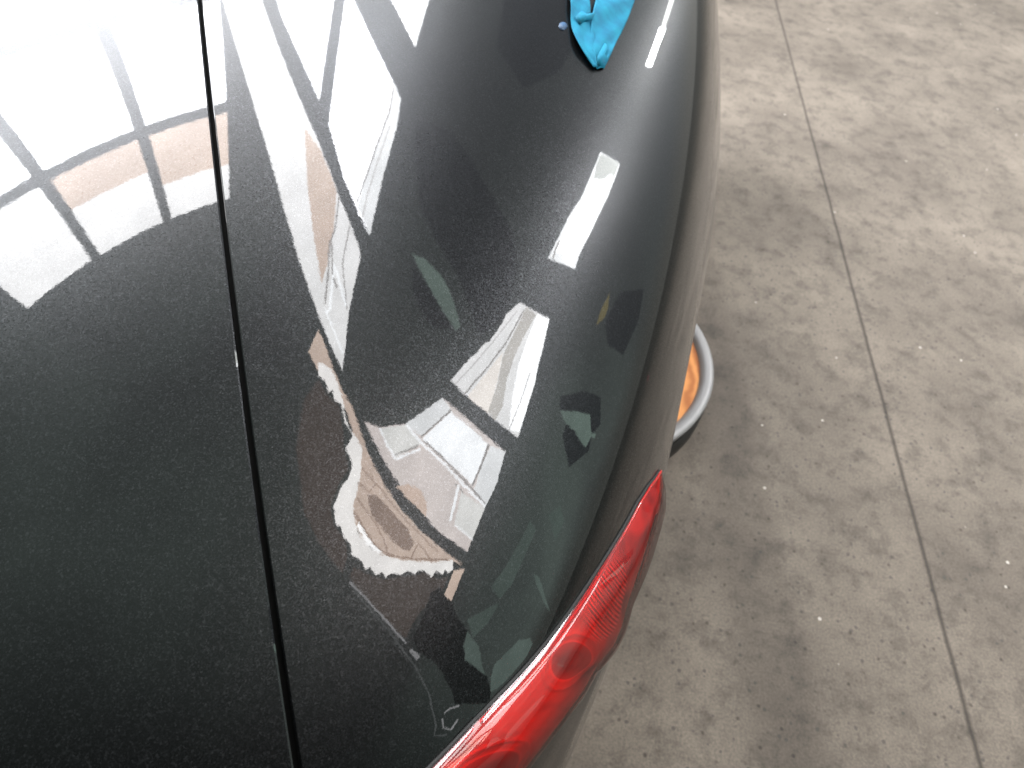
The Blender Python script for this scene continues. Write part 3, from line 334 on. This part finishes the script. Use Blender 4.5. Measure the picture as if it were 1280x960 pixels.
EM = {'white': (34, 34.5, 36), 'boosted_glass': (80, 80, 81), 'shine': (24, 24.5, 25), 'pale': (14.5, 14.8, 15), 'pale2': (14, 14, 13.6), 'bright': (19, 19.5, 20), 'offwhite': (15, 15, 15),  # strongest window glow is raised to spread sheen over the paint
      'stone': (12.5, 11.3, 10.8), 'beige': (10.5, 8.3, 6.9), 'tan': (11.5, 8.8, 7.2), 'line': (5, 4.7, 4.5), 'soft': (10, 9.8, 9.7),
      'white2': (17, 16.6, 16.2), 'white3': (22, 22, 22), 'brownline': (5.2, 3.5, 2.6), 'beige2': (11.5, 9, 7.4), 'brown2': (4.6, 3.3, 2.6),
      'brown3': (.95, .74, .62), 'dimline': (4.2, 4.2, 4.3), 'dimline2': (1.3, 1.4, 1.4), 'greyish': (6.5, 6.8, 6.4), 'shade': (9, 8.6, 8),
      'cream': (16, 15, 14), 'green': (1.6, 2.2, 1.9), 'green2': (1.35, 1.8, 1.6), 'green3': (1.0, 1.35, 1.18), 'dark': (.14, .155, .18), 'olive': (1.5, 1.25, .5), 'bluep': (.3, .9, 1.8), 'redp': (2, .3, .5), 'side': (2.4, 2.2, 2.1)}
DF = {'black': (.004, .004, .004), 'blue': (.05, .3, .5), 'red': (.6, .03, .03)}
MM = {}
def env_mat(k):
    if k in MM: return MM[k]
    if k in EM:
        m, nt, p = mat('glow_' + k)
        nt.nodes.remove(p); e = N(nt, 'ShaderNodeEmission')  # bars, patches and dark shapes glow as well as the windows
        c = EM[k]; mx = max(c)
        e.inputs['Strength'].default_value = mx
        tc = N(nt, 'ShaderNodeTexCoord'); n = N(nt, 'ShaderNodeTexNoise'); n.inputs['Scale'].default_value = 1.6; n.inputs['Detail'].default_value = 5
        nt.links.new(tc.outputs['Object'], n.inputs['Vector'])
        cr = N(nt, 'ShaderNodeValToRGB'); cr.color_ramp.elements[0].position = .3; cr.color_ramp.elements[1].position = .7
        cr.color_ramp.elements[0].color = (*[x / mx * .86 for x in c], 1); cr.color_ramp.elements[1].color = (*[x / mx * 1.06 for x in c], 1)
        nt.links.new(n.outputs['Fac'], cr.inputs['Fac']); nt.links.new(cr.outputs['Color'], e.inputs['Color'])
        nt.links.new(e.outputs[0], nt.nodes['Material Output'].inputs['Surface'])
    else:
        m = simple('dull_' + k, DF[k], .8)
    MM[k] = m; return m
THINGS = {
    'roof_window': ('bright slanting roof glazing, with added panes to the left, mirrored in the upper left of the paint', 'window'),
    'side_window': ('tall bright side glazing, with an added glow strip, mirrored down the shoulder of the car', 'window'),
    'doorway_view': ('open doorway with beige yard view mirrored above the tail of the car', 'doorway'),
    'tint_patches': ('unseen glowing patches added as dim green and dark reflections, mirrored faintly in the dark paint', 'window'),
    'dark_sheets': ('dark sheets, unseen and added, mirrored black at the bottom left of the paint', 'backdrop')}
RENAME = {'doorway_view': 'open_doorway', 'dark_sheets': 'dark_backdrop', 'tint_patches': 'glow_patches', 'tint_patch': 'pane_or_patch', 'dark_patch': 'backdrop_patch'}  # patches and dark sheets are added only to be mirrored
roots = {}
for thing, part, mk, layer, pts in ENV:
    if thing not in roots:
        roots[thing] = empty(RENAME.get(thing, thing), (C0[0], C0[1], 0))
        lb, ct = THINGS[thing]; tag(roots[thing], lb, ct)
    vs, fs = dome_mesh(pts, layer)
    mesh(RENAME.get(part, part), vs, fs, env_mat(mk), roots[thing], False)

# ------------------------------------------------------------------ the car
car = tag(empty('parked_car', (0, CY, 0)), 'dark grey metallic car seen from above its rear corner, mirroring bright windows', 'car')
def f_s(D):            # scale that brings a direction (already stretched) onto the body
    g = (np.abs(D[..., 0]) ** N2 + np.abs(D[..., 1]) ** N2) ** (N1 / N2) + np.abs(D[..., 2]) ** N1
    return g ** (-1 / N1)
def body(ph, th):
    ph = np.asarray(ph, float); th = np.asarray(th, float)
    D = np.stack([np.cos(th) * np.cos(ph), np.cos(th) * np.sin(ph), np.sin(th)], -1)
    D = D * f_s(D)[..., None]
    P = D * np.array([BA, BB, BC]) + np.array([CX, CY, CZ])
    # the flank is drawn in a little just ahead of the tail light
    k = -.010 * np.exp(-((P[..., 1] - .92) / .22) ** 2) * np.clip((.95 - P[..., 2]) / .18, 0, 1) * (P[..., 0] > 0)
    return P + normal(P) * k[..., None]
def normal(P):
    x = (P[..., 0] - CX) / BA; y = (P[..., 1] - CY) / BB; z = (P[..., 2] - CZ) / BC
    ax, ay, az = np.abs(x), np.abs(y), np.abs(z)
    h = (ax ** N2 + ay ** N2 + 1e-12) ** (N1 / N2 - 1)
    n = np.stack([h * ax ** (N2 - 1) * np.sign(x) / BA, h * ay ** (N2 - 1) * np.sign(y) / BB, az ** (N1 - 1) * np.sign(z) / BC], -1)
    return n / np.maximum(np.linalg.norm(n, axis=-1, keepdims=True), 1e-9)
def grid_faces(nu, nv):
    return [(i * nv + j, (i + 1) * nv + j, (i + 1) * nv + j + 1, i * nv + j + 1) for i in range(nu - 1) for j in range(nv - 1)]

def shell(name, ph0, ph1, th0, th1, nu, nv, planes, m, parent, off=0.0):
    PH, TH = np.meshgrid(np.linspace(ph0, ph1, nu), np.linspace(th0, th1, nv), indexing='ij')
    P = body(PH, TH).reshape(-1, 3)
    me = bpy.data.meshes.new(name); me.from_pydata(P.tolist(), [], grid_faces(nu, nv)); me.update()
    bm = bmesh.new(); bm.from_mesh(me)
    for pco, pno in planes:
        bmesh.ops.bisect_plane(bm, geom=bm.verts[:] + bm.edges[:] + bm.faces[:], plane_co=pco, plane_no=pno, clear_outer=True)
    # turn the cut edges inwards
    main = len(bm.verts)
    bnd = [e for e in bm.edges if e.is_boundary]
    for e in bnd: e.smooth = False
    ret = bmesh.ops.extrude_edge_only(bm, edges=bnd)
    first = [g for g in ret['geom'] if isinstance(g, bmesh.types.BMFace)]
    for v in [g for g in ret['geom'] if isinstance(g, bmesh.types.BMVert)]:
        n = Vector(normal(np.array(v.co))); g_ = Vector((0, 0, 0))
        for pco, pno in planes:
            if abs((v.co - Vector(pco)).dot(Vector(pno).normalized())) < 2e-4: g_ += Vector(pno).normalized()
        v.co += g_ * .0011 - n * .0009
    bnd = [g for g in ret['geom'] if isinstance(g, bmesh.types.BMEdge) and g.is_boundary]
    ret = bmesh.ops.extrude_edge_only(bm, edges=bnd)
    nv_ = [g for g in ret['geom'] if isinstance(g, bmesh.types.BMVert)]
    bm.verts.index_update()
    for v in nv_:
        n = Vector(normal(np.array(v.co))); v.co -= n * .014
    fold = set(f for g in ret['geom'] if isinstance(g, bmesh.types.BMFace) for f in [g]) | set(first)
    for f in bm.faces: f.smooth = f not in fold
    for e in bnd: e.smooth = False
    if off:
        for v in bm.verts: v.co += Vector(normal(np.array(v.co))) * off
    bm.to_mesh(me); foldidx = [f.index for f in fold]; bm.free()
    me.update()
    o = link(name, me, m, parent, False)
    # exact normals from the body's own curve
    co_ = np.empty(len(me.vertices) * 3); me.vertices.foreach_get('co', co_); co_ = co_.reshape(-1, 3)
    nn = normal(co_)
    ln = np.array([nn[l.vertex_index] for l in me.loops])
    for f in me.polygons:
        if not f.use_smooth:
            for li in f.loop_indices: ln[li] = f.normal
    me.normals_split_custom_set(ln.tolist())
    return o

# shut line between quarter panel and tailgate: a slightly slanting plane through three surface points
gp = body(*np.array(MARKS['gap']).T)
ga, gb = Vector(gp[0]), Vector(gp[-1])
gn = (gb - ga).cross(Vector((0, 0, 1))).normalized()
if gn.x > 0: gn = -gn                                   # points to the tailgate
gm = (ga + gb) / 2
zb = .60
shell('quarter_panel', -math.pi / 2 - .35, .25, -.35, 1.50, 620, 560,
      [(gm, gn), (Vector((0, 0, zb + .002)), Vector((0, 0, -1)))], PAINT, car)
shell('tailgate', -math.pi / 2 - 1.2, .3, -.35, 1.53, 520, 320,
      [(gm + gn * .0058, -gn), (Vector((0, 0, zb + .002)), Vector((0, 0, -1))), (Vector((-.62, 0, 0)), Vector((-1, 0, 0)))], PAINT, car)
shell('bumper', -math.pi / 2 - 1.2, .1, -1.25, .2, 420, 160,
      [(Vector((0, 0, zb - .002)), Vector((0, 0, 1))), (Vector((0, 0, .33)), Vector((0, 0, -1)))], PAINT, car)
# dark inside of the body, a finger's width under the skin
PH, TH = np.meshgrid(np.linspace(-math.pi / 2 - 1.2, .3, 90), np.linspace(-1.2, 1.52, 70), indexing='ij')
P = body(PH, TH); P = P - normal(P) * .016
mesh('inner_shell', P.reshape(-1, 3), grid_faces(90, 70), DARKIN, car)

# ------------------------------------------------------------------ tail light
def resample(c, n):
    c = np.array(c, float); s = np.r_[0, np.cumsum(np.linalg.norm(np.diff(body(*c.T), axis=0), axis=1))]; s /= s[-1]
    t = np.linspace(0, 1, n)
    a = np.stack([np.interp(t, s, c[:, 0]), np.interp(t, s, c[:, 1])], 1)
    k = np.ones(19) / 19
    b = a.copy()
    for j in (0, 1):
        pad = np.r_[2 * a[0, j] - a[9:0:-1, j], a[:, j], 2 * a[-1, j] - a[-2:-11:-1, j]]
        b[:, j] = np.convolve(pad, k, 'valid')
    return b
NS, NT = 760, 60
top = resample(MARKS['lens_top'], NS); bot = resample(MARKS['lens_bottom'], NS)
def strip(fh, ns=NS, nt_=NT, inset=0.0):
    t = np.linspace(inset, 1 - inset, nt_)
    A = top[:, None, :] * (1 - t)[None, :, None] + bot[:, None, :] * t[None, :, None]
    P = body(A[..., 0], A[..., 1]); n = normal(P)
    s = np.linspace(0, 1, NS)[:, None] * np.ones(nt_)[None]
    h = fh(s, t[None, :] * np.ones(NS)[:, None])
    return P + n * h[..., None], s, np.broadcast_to(t[None, :], s.shape)
def add_uv(o, s, t):
    uv = o.data.uv_layers.new(name='uv'); sf, tf = s.reshape(-1), t.reshape(-1)
    for l in o.data.loops: uv.data[l.index].uv = (sf[l.vertex_index], tf[l.vertex_index])
def lens_mat():
    m, nt, p = mat('red_lens'); nt.nodes.remove(p); L = nt.links.new
    tr = N(nt, 'ShaderNodeBsdfTransparent'); tr.inputs['Color'].default_value = (1, .07, .04, 1)
    gl = N(nt, 'ShaderNodeBsdfGlossy'); gl.inputs['Roughness'].default_value = .015
    fr = N(nt, 'ShaderNodeFresnel'); fr.inputs['IOR'].default_value = 1.5
    g2 = N(nt, 'ShaderNodeBsdfGlossy'); g2.inputs['Roughness'].default_value = .38; g2.inputs['Color'].default_value = (1, .82, .82, 1)
    mx = N(nt, 'ShaderNodeMixShader'); L(fr.outputs[0], mx.inputs[0]); L(tr.outputs[0], mx.inputs[1]); L(gl.outputs[0], mx.inputs[2])
    df = N(nt, 'ShaderNodeBsdfDiffuse'); df.inputs['Color'].default_value = (.75, .16, .14, 1)
    m2 = N(nt, 'ShaderNodeMixShader'); m2.inputs[0].default_value = .02; L(tr.outputs[0], m2.inputs[1]); L(df.outputs[0], m2.inputs[2]); m4 = N(nt, 'ShaderNodeMixShader'); m4.inputs[0].default_value = .018; L(m2.outputs[0], m4.inputs[1]); L(g2.outputs[0], m4.inputs[2]); L(m4.outputs[0], mx.inputs[1])
    L(mx.outputs[0], nt.nodes['Material Output'].inputs['Surface']); return m
def housing_mat():
    m, nt, p = mat('lamp_reflector'); L = nt.links.new
    tc = N(nt, 'ShaderNodeTexCoord'); mp = N(nt, 'ShaderNodeMapping'); mp.inputs['Scale'].default_value = (5.0, 1.0, 1)
    L(tc.outputs['UV'], mp.inputs['Vector'])
    n = N(nt, 'ShaderNodeTexNoise'); n.inputs['Scale'].default_value = 1.5; n.inputs['Detail'].default_value = 1.2; n.inputs['Distortion'].default_value = .8
    L(mp.outputs[0], n.inputs['Vector'])
    cr = N(nt, 'ShaderNodeValToRGB'); cr.color_ramp.elements[0].position = .34; cr.color_ramp.elements[0].color = (.35, .22, .16, 1)
    cr.color_ramp.elements[1].position = .58; cr.color_ramp.elements[1].color = (1, .8, .62, 1)
    L(n.outputs['Fac'], cr.inputs['Fac'])
    # two round bulb chambers, darker than the reflector round them
    cur = cr.outputs['Color']
    for u0, v0, ru, rv in ((.62, .38, .065, .30), (.93, .5, .075, .32)):
        m1 = N(nt, 'ShaderNodeMapping'); m1.inputs['Scale'].default_value = (1 / ru, 1 / rv, 0); m1.inputs['Location'].default_value = (-u0 / ru, -v0 / rv, 0)
        L(tc.outputs['UV'], m1.inputs['Vector'])
        ln = N(nt, 'ShaderNodeVectorMath', operation='LENGTH'); L(m1.outputs[0], ln.inputs[0])
        c1 = N(nt, 'ShaderNodeValToRGB'); e = c1.color_ramp.elements
        e[0].position = .45; e[0].color = (.30, .26, .25, 1); e[1].position = .82; e[1].color = (.55, .5, .5, 1)
        k = e.new(.88); k.color = (1.1, 1.1, 1.1, 1); k = e.new(.98); k.color = (.85, .85, .85, 1)
        L(ln.outputs['Value'], c1.inputs['Fac'])
        mm = N(nt, 'ShaderNodeMixRGB', blend_type='MULTIPLY'); mm.inputs[0].default_value = 1
        L(cur, mm.inputs[1]); L(c1.outputs['Color'], mm.inputs[2]); cur = mm.outputs[0]
    # light and dark of the prism bars, painted as stripes in the colour
    su = N(nt, 'ShaderNodeSeparateXYZ'); L(tc.outputs['UV'], su.inputs[0])
    wv = N(nt, 'ShaderNodeMath', operation='MULTIPLY_ADD'); wv.inputs[1].default_value = 620; L(su.outputs['X'], wv.inputs[0])
    wt = N(nt, 'ShaderNodeMath', operation='MULTIPLY'); wt.inputs[1].default_value = 14; L(su.outputs['Y'], wt.inputs[0]); L(wt.outputs[0], wv.inputs[2])
    sn = N(nt, 'ShaderNodeMath', operation='SINE'); L(wv.outputs[0], sn.inputs[0])
    m1 = N(nt, 'ShaderNodeMapping'); m1.inputs['Scale'].default_value = (1 / .10, 1 / .34, 0); m1.inputs['Location'].default_value = (-.43 / .10, -.34 / .34, 0)
    L(tc.outputs['UV'], m1.inputs['Vector'])
    ln = N(nt, 'ShaderNodeVectorMath', operation='LENGTH'); L(m1.outputs[0], ln.inputs[0])
    mk = N(nt, 'ShaderNodeMapRange'); mk.inputs['From Min'].default_value = 1.05; mk.inputs['From Max'].default_value = .8; L(ln.outputs['Value'], mk.inputs['Value'])
    am = N(nt, 'ShaderNodeMapRange'); am.inputs['From Min'].default_value = -1; am.inputs['From Max'].default_value = .6
    am.inputs['To Min'].default_value = .25; am.inputs['To Max'].default_value = 1.0; L(sn.outputs[0], am.inputs['Value'])
    bars = N(nt, 'ShaderNodeMixRGB', blend_type='MIX'); L(mk.outputs[0], bars.inputs[0]); L(cur, bars.inputs[1]); L(am.outputs[0], bars.inputs[2])
    L(bars.outputs[0], p.inputs['Base Color'])
    p.inputs['Metallic'].default_value = .1; p.inputs['Roughness'].default_value = .3
    return m
light = empty('tail_light'); light.parent = car; light.location = Vector((0, 0, 0)) - car.location
WID = np.linalg.norm(body(top[:, 0], top[:, 1]) - body(bot[:, 0], bot[:, 1]), axis=1)
def bulge(s, t):
    round_ = .0115 * np.sin(np.pi * np.clip(t, 0, 1) ** .72) ** .5 * np.clip(s * 9, 0, 1) ** .6
    wd = WID[:, None] * np.ones_like(t)
    q_ = np.clip(t / .30, 0, 1)
    ramp_ = wd * .18 * (q_ * (1.3 - .3 * q_ ** 2)) * np.clip((1 - t) / .35, 0, 1) ** .5
    ramp_ = np.minimum(ramp_, .0150)
    k = 1 / (1 + np.exp((s - .42 + .12 * t) / .05))
    return .0012 + round_ * (1 - k) + ramp_ * k
def house(s, t):
    h = .0004 + .0030 * np.sin(np.pi * t) ** .6 * np.clip(s * 9, 0, 1)
    rib = np.exp(-((s - .42) / .09) ** 4) * np.exp(-((t - .30) / .17) ** 4)
    h += .0015 * rib * np.sin(s * 800 + t * 9)
    for s0, t0, rs, rt in ((.62, .38, .07, .27), (.93, .5, .08, .3)):
        q = ((s - s0) / rs) ** 2 + ((t - t0) / rt) ** 2
        h += -.0012 * np.clip(1.3 - q, 0, 1) + .0010 * np.exp(-((np.sqrt(q) - 1.15) / .08) ** 2)
    return h
def part2(name, P, m, s, t):
    me_o = mesh(name, P.reshape(-1, 3) , grid_faces(P.shape[0], P.shape[1]), m, None)
    me_o.parent = light; me_o.location = (0, 0, 0); add_uv(me_o, s, t); return me_o
P, s, t = strip(house, inset=.02); part2('reflector', P, housing_mat(), s, t)
P, s, t = strip(bulge); part2('lens', P, lens_mat(), s, t)
def tube(name, pts, rad, m, parent, n=10, closed=False, squash=1):
    pts = np.array(pts, float); k = len(pts)
    T = np.gradient(pts, axis=0); T /= np.linalg.norm(T, axis=1, keepdims=True)
    vs = []
    for p_, t_ in zip(pts, T):
        a = np.cross(t_, [0, 0, 1.0]); a /= np.linalg.norm(a); b = np.cross(t_, a)
        for q in range(n):
            g = 2 * math.pi * q / n; vs.append(p_ + rad * (a * math.cos(g) + b * math.sin(g) * squash))
    fs = [(i * n + j, i * n + (j + 1) % n, (i + 1) * n + (j + 1) % n, (i + 1) * n + j) for i in range(k - 1) for j in range(n)]
    o = mesh(name, vs, fs, m, None); o.parent = parent; o.location = (0, 0, 0); return o
Pt = body(top[:, 0], top[:, 1]); nt_ = normal(Pt)
gask = tube('gasket', Pt + nt_ * .0004, .0016, simple('gasket_rubber', (.008, .008, .008), .7), light)
rimred = strip(lambda s, t: .0022 + 0 * s, inset=0)[0]
tube('lens_rim', rimred[:, 2], .0014, simple('red_rim', (.42, .012, .01), .15, 0, 1), light)

# ------------------------------------------------------------------ own rear wheel under the body
def lathe(name, prof, m, loc, axis, parent, n=64):
    vs = []; k = len(prof)
    for q in range(n):
        g = 2 * math.pi * q / n
        for rr, h in prof:
            if axis == 'x': vs.append((loc[0] + h, loc[1] + rr * math.cos(g), loc[2] + rr * math.sin(g)))
            else: vs.append((loc[0] + rr * math.cos(g), loc[1] + rr * math.sin(g), loc[2] + h))
    fs = [(q * k + j, q * k + j + 1, ((q + 1) % n) * k + j + 1, ((q + 1) % n) * k + j) for q in range(n) for j in range(k - 1)]
    return mesh(name, vs, fs, m, parent)
wh = empty('wheel'); wh.parent = car; wh.location = -car.location
tb = [(.20, -.09), (.28, -.10), (.315, -.095), (.33, -.075), (.332, 0), (.33, .075), (.315, .095), (.28, .10), (.20, .09)]
t_ = lathe('tyre', tb, BLACK, (.74, 2.05, .332), 'x', None); t_.parent = wh
t_ = lathe('rim', [(.001, .05), (.06, .055), (.12, .04), (.19, .05), (.205, .085)], simple('alloy', (.5, .5, .5), .3, 1), (.74, 2.05, .332), 'x', None); t_.parent = wh

# ------------------------------------------------------------------ orange tub on the floor
TX, TY, TR = 0.700, 1.500, 0.340
tub = tag(empty('round_tub', (TX, TY, 0)), 'round pale grey tub with an orange inside, on the concrete beside the car', 'tub')
TX, TY, TR = .74, 1.55, .34
greyrim = simple('pale_grey_plastic', (.26, .26, .265), .4)
def orange():
    m, nt, p = mat('orange_inside'); L = nt.links.new
    tc = N(nt, 'ShaderNodeTexCoord'); n = N(nt, 'ShaderNodeTexWave'); n.inputs['Scale'].default_value = 9; n.inputs['Distortion'].default_value = 7
    n.inputs['Detail Scale'].default_value = 1.2
    L(tc.outputs['Object'], n.inputs['Vector'])
    cr = N(nt, 'ShaderNodeValToRGB'); cr.color_ramp.elements[0].color = (.40, .13, .03, 1); cr.color_ramp.elements[1].color = (.68, .29, .085, 1)
    L(n.outputs['Fac'], cr.inputs['Fac']); L(cr.outputs['Color'], p.inputs['Base Color']); p.inputs['Roughness'].default_value = .35
    return m
lathe('shade_band', [(TR * .90, .0), (TR * .96, .003), (TR * 1.01, .03), (TR * 1.01, .07), (TR * .985, .085)], BLACK, (TX, TY, .001), 'z', tub)  # black lower wall stands in for the shadow under the tub
lathe('wall', [(TR * .975, .080), (TR * .99, .10), (TR, .118), (TR, .125), (TR * .985, .130), (TR * .955, .131), (TR * .92, .128), (TR * .90, .115)], greyrim, (TX, TY, .001), 'z', tub)
lathe('inside', [(.001, .114), (TR * .3, .114), (TR * .6, .115), (TR * .80, .112), (TR * .905, .115)], orange(), (TX, TY, .001), 'z', tub)

# ------------------------------------------------------------------ blue tape
def tape_mat():
    m, nt, p = mat('blue_tape'); L = nt.links.new
    tc = N(nt, 'ShaderNodeTexCoord'); n = N(nt, 'ShaderNodeTexNoise'); n.inputs['Scale'].default_value = 45; n.inputs['Detail'].default_value = 4
    L(tc.outputs['Object'], n.inputs['Vector'])
    cr = N(nt, 'ShaderNodeValToRGB'); cr.color_ramp.elements[0].position = .3; cr.color_ramp.elements[0].color = (.002, .12, .22, 1)
    cr.color_ramp.elements[1].position = .7; cr.color_ramp.elements[1].color = (.004, .20, .31, 1)
    L(n.outputs['Fac'], cr.inputs['Fac']); L(cr.outputs['Color'], p.inputs['Base Color']); p.inputs['Roughness'].default_value = .75; p.inputs['Specular IOR Level'].default_value = .2
    b = N(nt, 'ShaderNodeBump'); b.inputs['Distance'].default_value = .002; b.inputs['Strength'].default_value = .5
    L(n.outputs['Fac'], b.inputs['Height']); L(b.outputs[0], p.inputs['Normal'])
    return m
TAPE = tape_mat()
tape = tag(empty('masking_tape', tuple(body(*MARKS['tape_left_outer'][4]))), 'bright blue tape folded to a point and stuck on the dark paint', 'tape')
def band(name, a, b, h0, h1, n=60, k=22, seed=0):
    A = resample(a, n); B = resample(b, n); t = np.linspace(0, 1, k)
    G = A[:, None] * (1 - t)[None, :, None] + B[:, None] * t[None, :, None]
    P = body(G[..., 0], G[..., 1]); nn = normal(P)
    s = np.linspace(0, 1, n)[:, None]; T = t[None, :]
    h = h0 * (1 - T) + h1 * T + .0016 * np.sin(17 * s + 4 * T + seed) * np.sin(5 * T * s + 2 + seed) + .0016 * np.exp(-((s - .93) / .05) ** 2) * np.sin(14 * T + seed)
    P = P + nn * h[..., None]
    o = mesh(name, P.reshape(-1, 3), grid_faces(n, k), TAPE, tape)
    md = o.modifiers.new('thickness', 'SOLIDIFY'); md.thickness = .0006; md.offset = 1
    return o
band('strip', MARKS['tape_left_outer'], MARKS['tape_left_inner'], .0045, .0022)
band('strip', MARKS['tape_right_inner'], MARKS['tape_right_outer'], .0036, .0018, seed=1.7)
def scrap(name, key, lifts):
    c = np.array(MARKS[key]); P = body(*c.T); P = P + normal(P) * np.array(lifts)[:, None]
    mid = P.mean(0) + normal(P.mean(0)) * .0012
    o = mesh(name, list(P) + [mid], [(i, (i + 1) % len(P), len(P)) for i in range(len(P))], TAPE, tape)
    m_ = o.modifiers.new('thickness', 'SOLIDIFY'); m_.thickness = .0005
scrap('torn_flap', 'tape_flap', [.006, .008, .0055, .007, .005, .0045, .005])
scrap('crumpled_corner', 'tape_corner', [.0045, .005, .0065, .0035, .007, .004, .0055, .003])
c = np.array(MARKS['tape_fleck']); P = body(*c.T); P = P + normal(P) * .0006
fk = mesh('paint_fleck', P, [tuple(range(len(P)))], simple('dull_blue', (.008, .05, .12), .6))
md = fk.modifiers.new('thickness', 'SOLIDIFY'); md.thickness = .0004
tag(fk, 'tiny round dull blue fleck beside the folded blue tape', 'fleck')

scene.render.engine = 'CYCLES'
scene.cycles.max_bounces = 8
scene.cycles.transparent_max_bounces = 12
scene.cycles.caustics_reflective = False
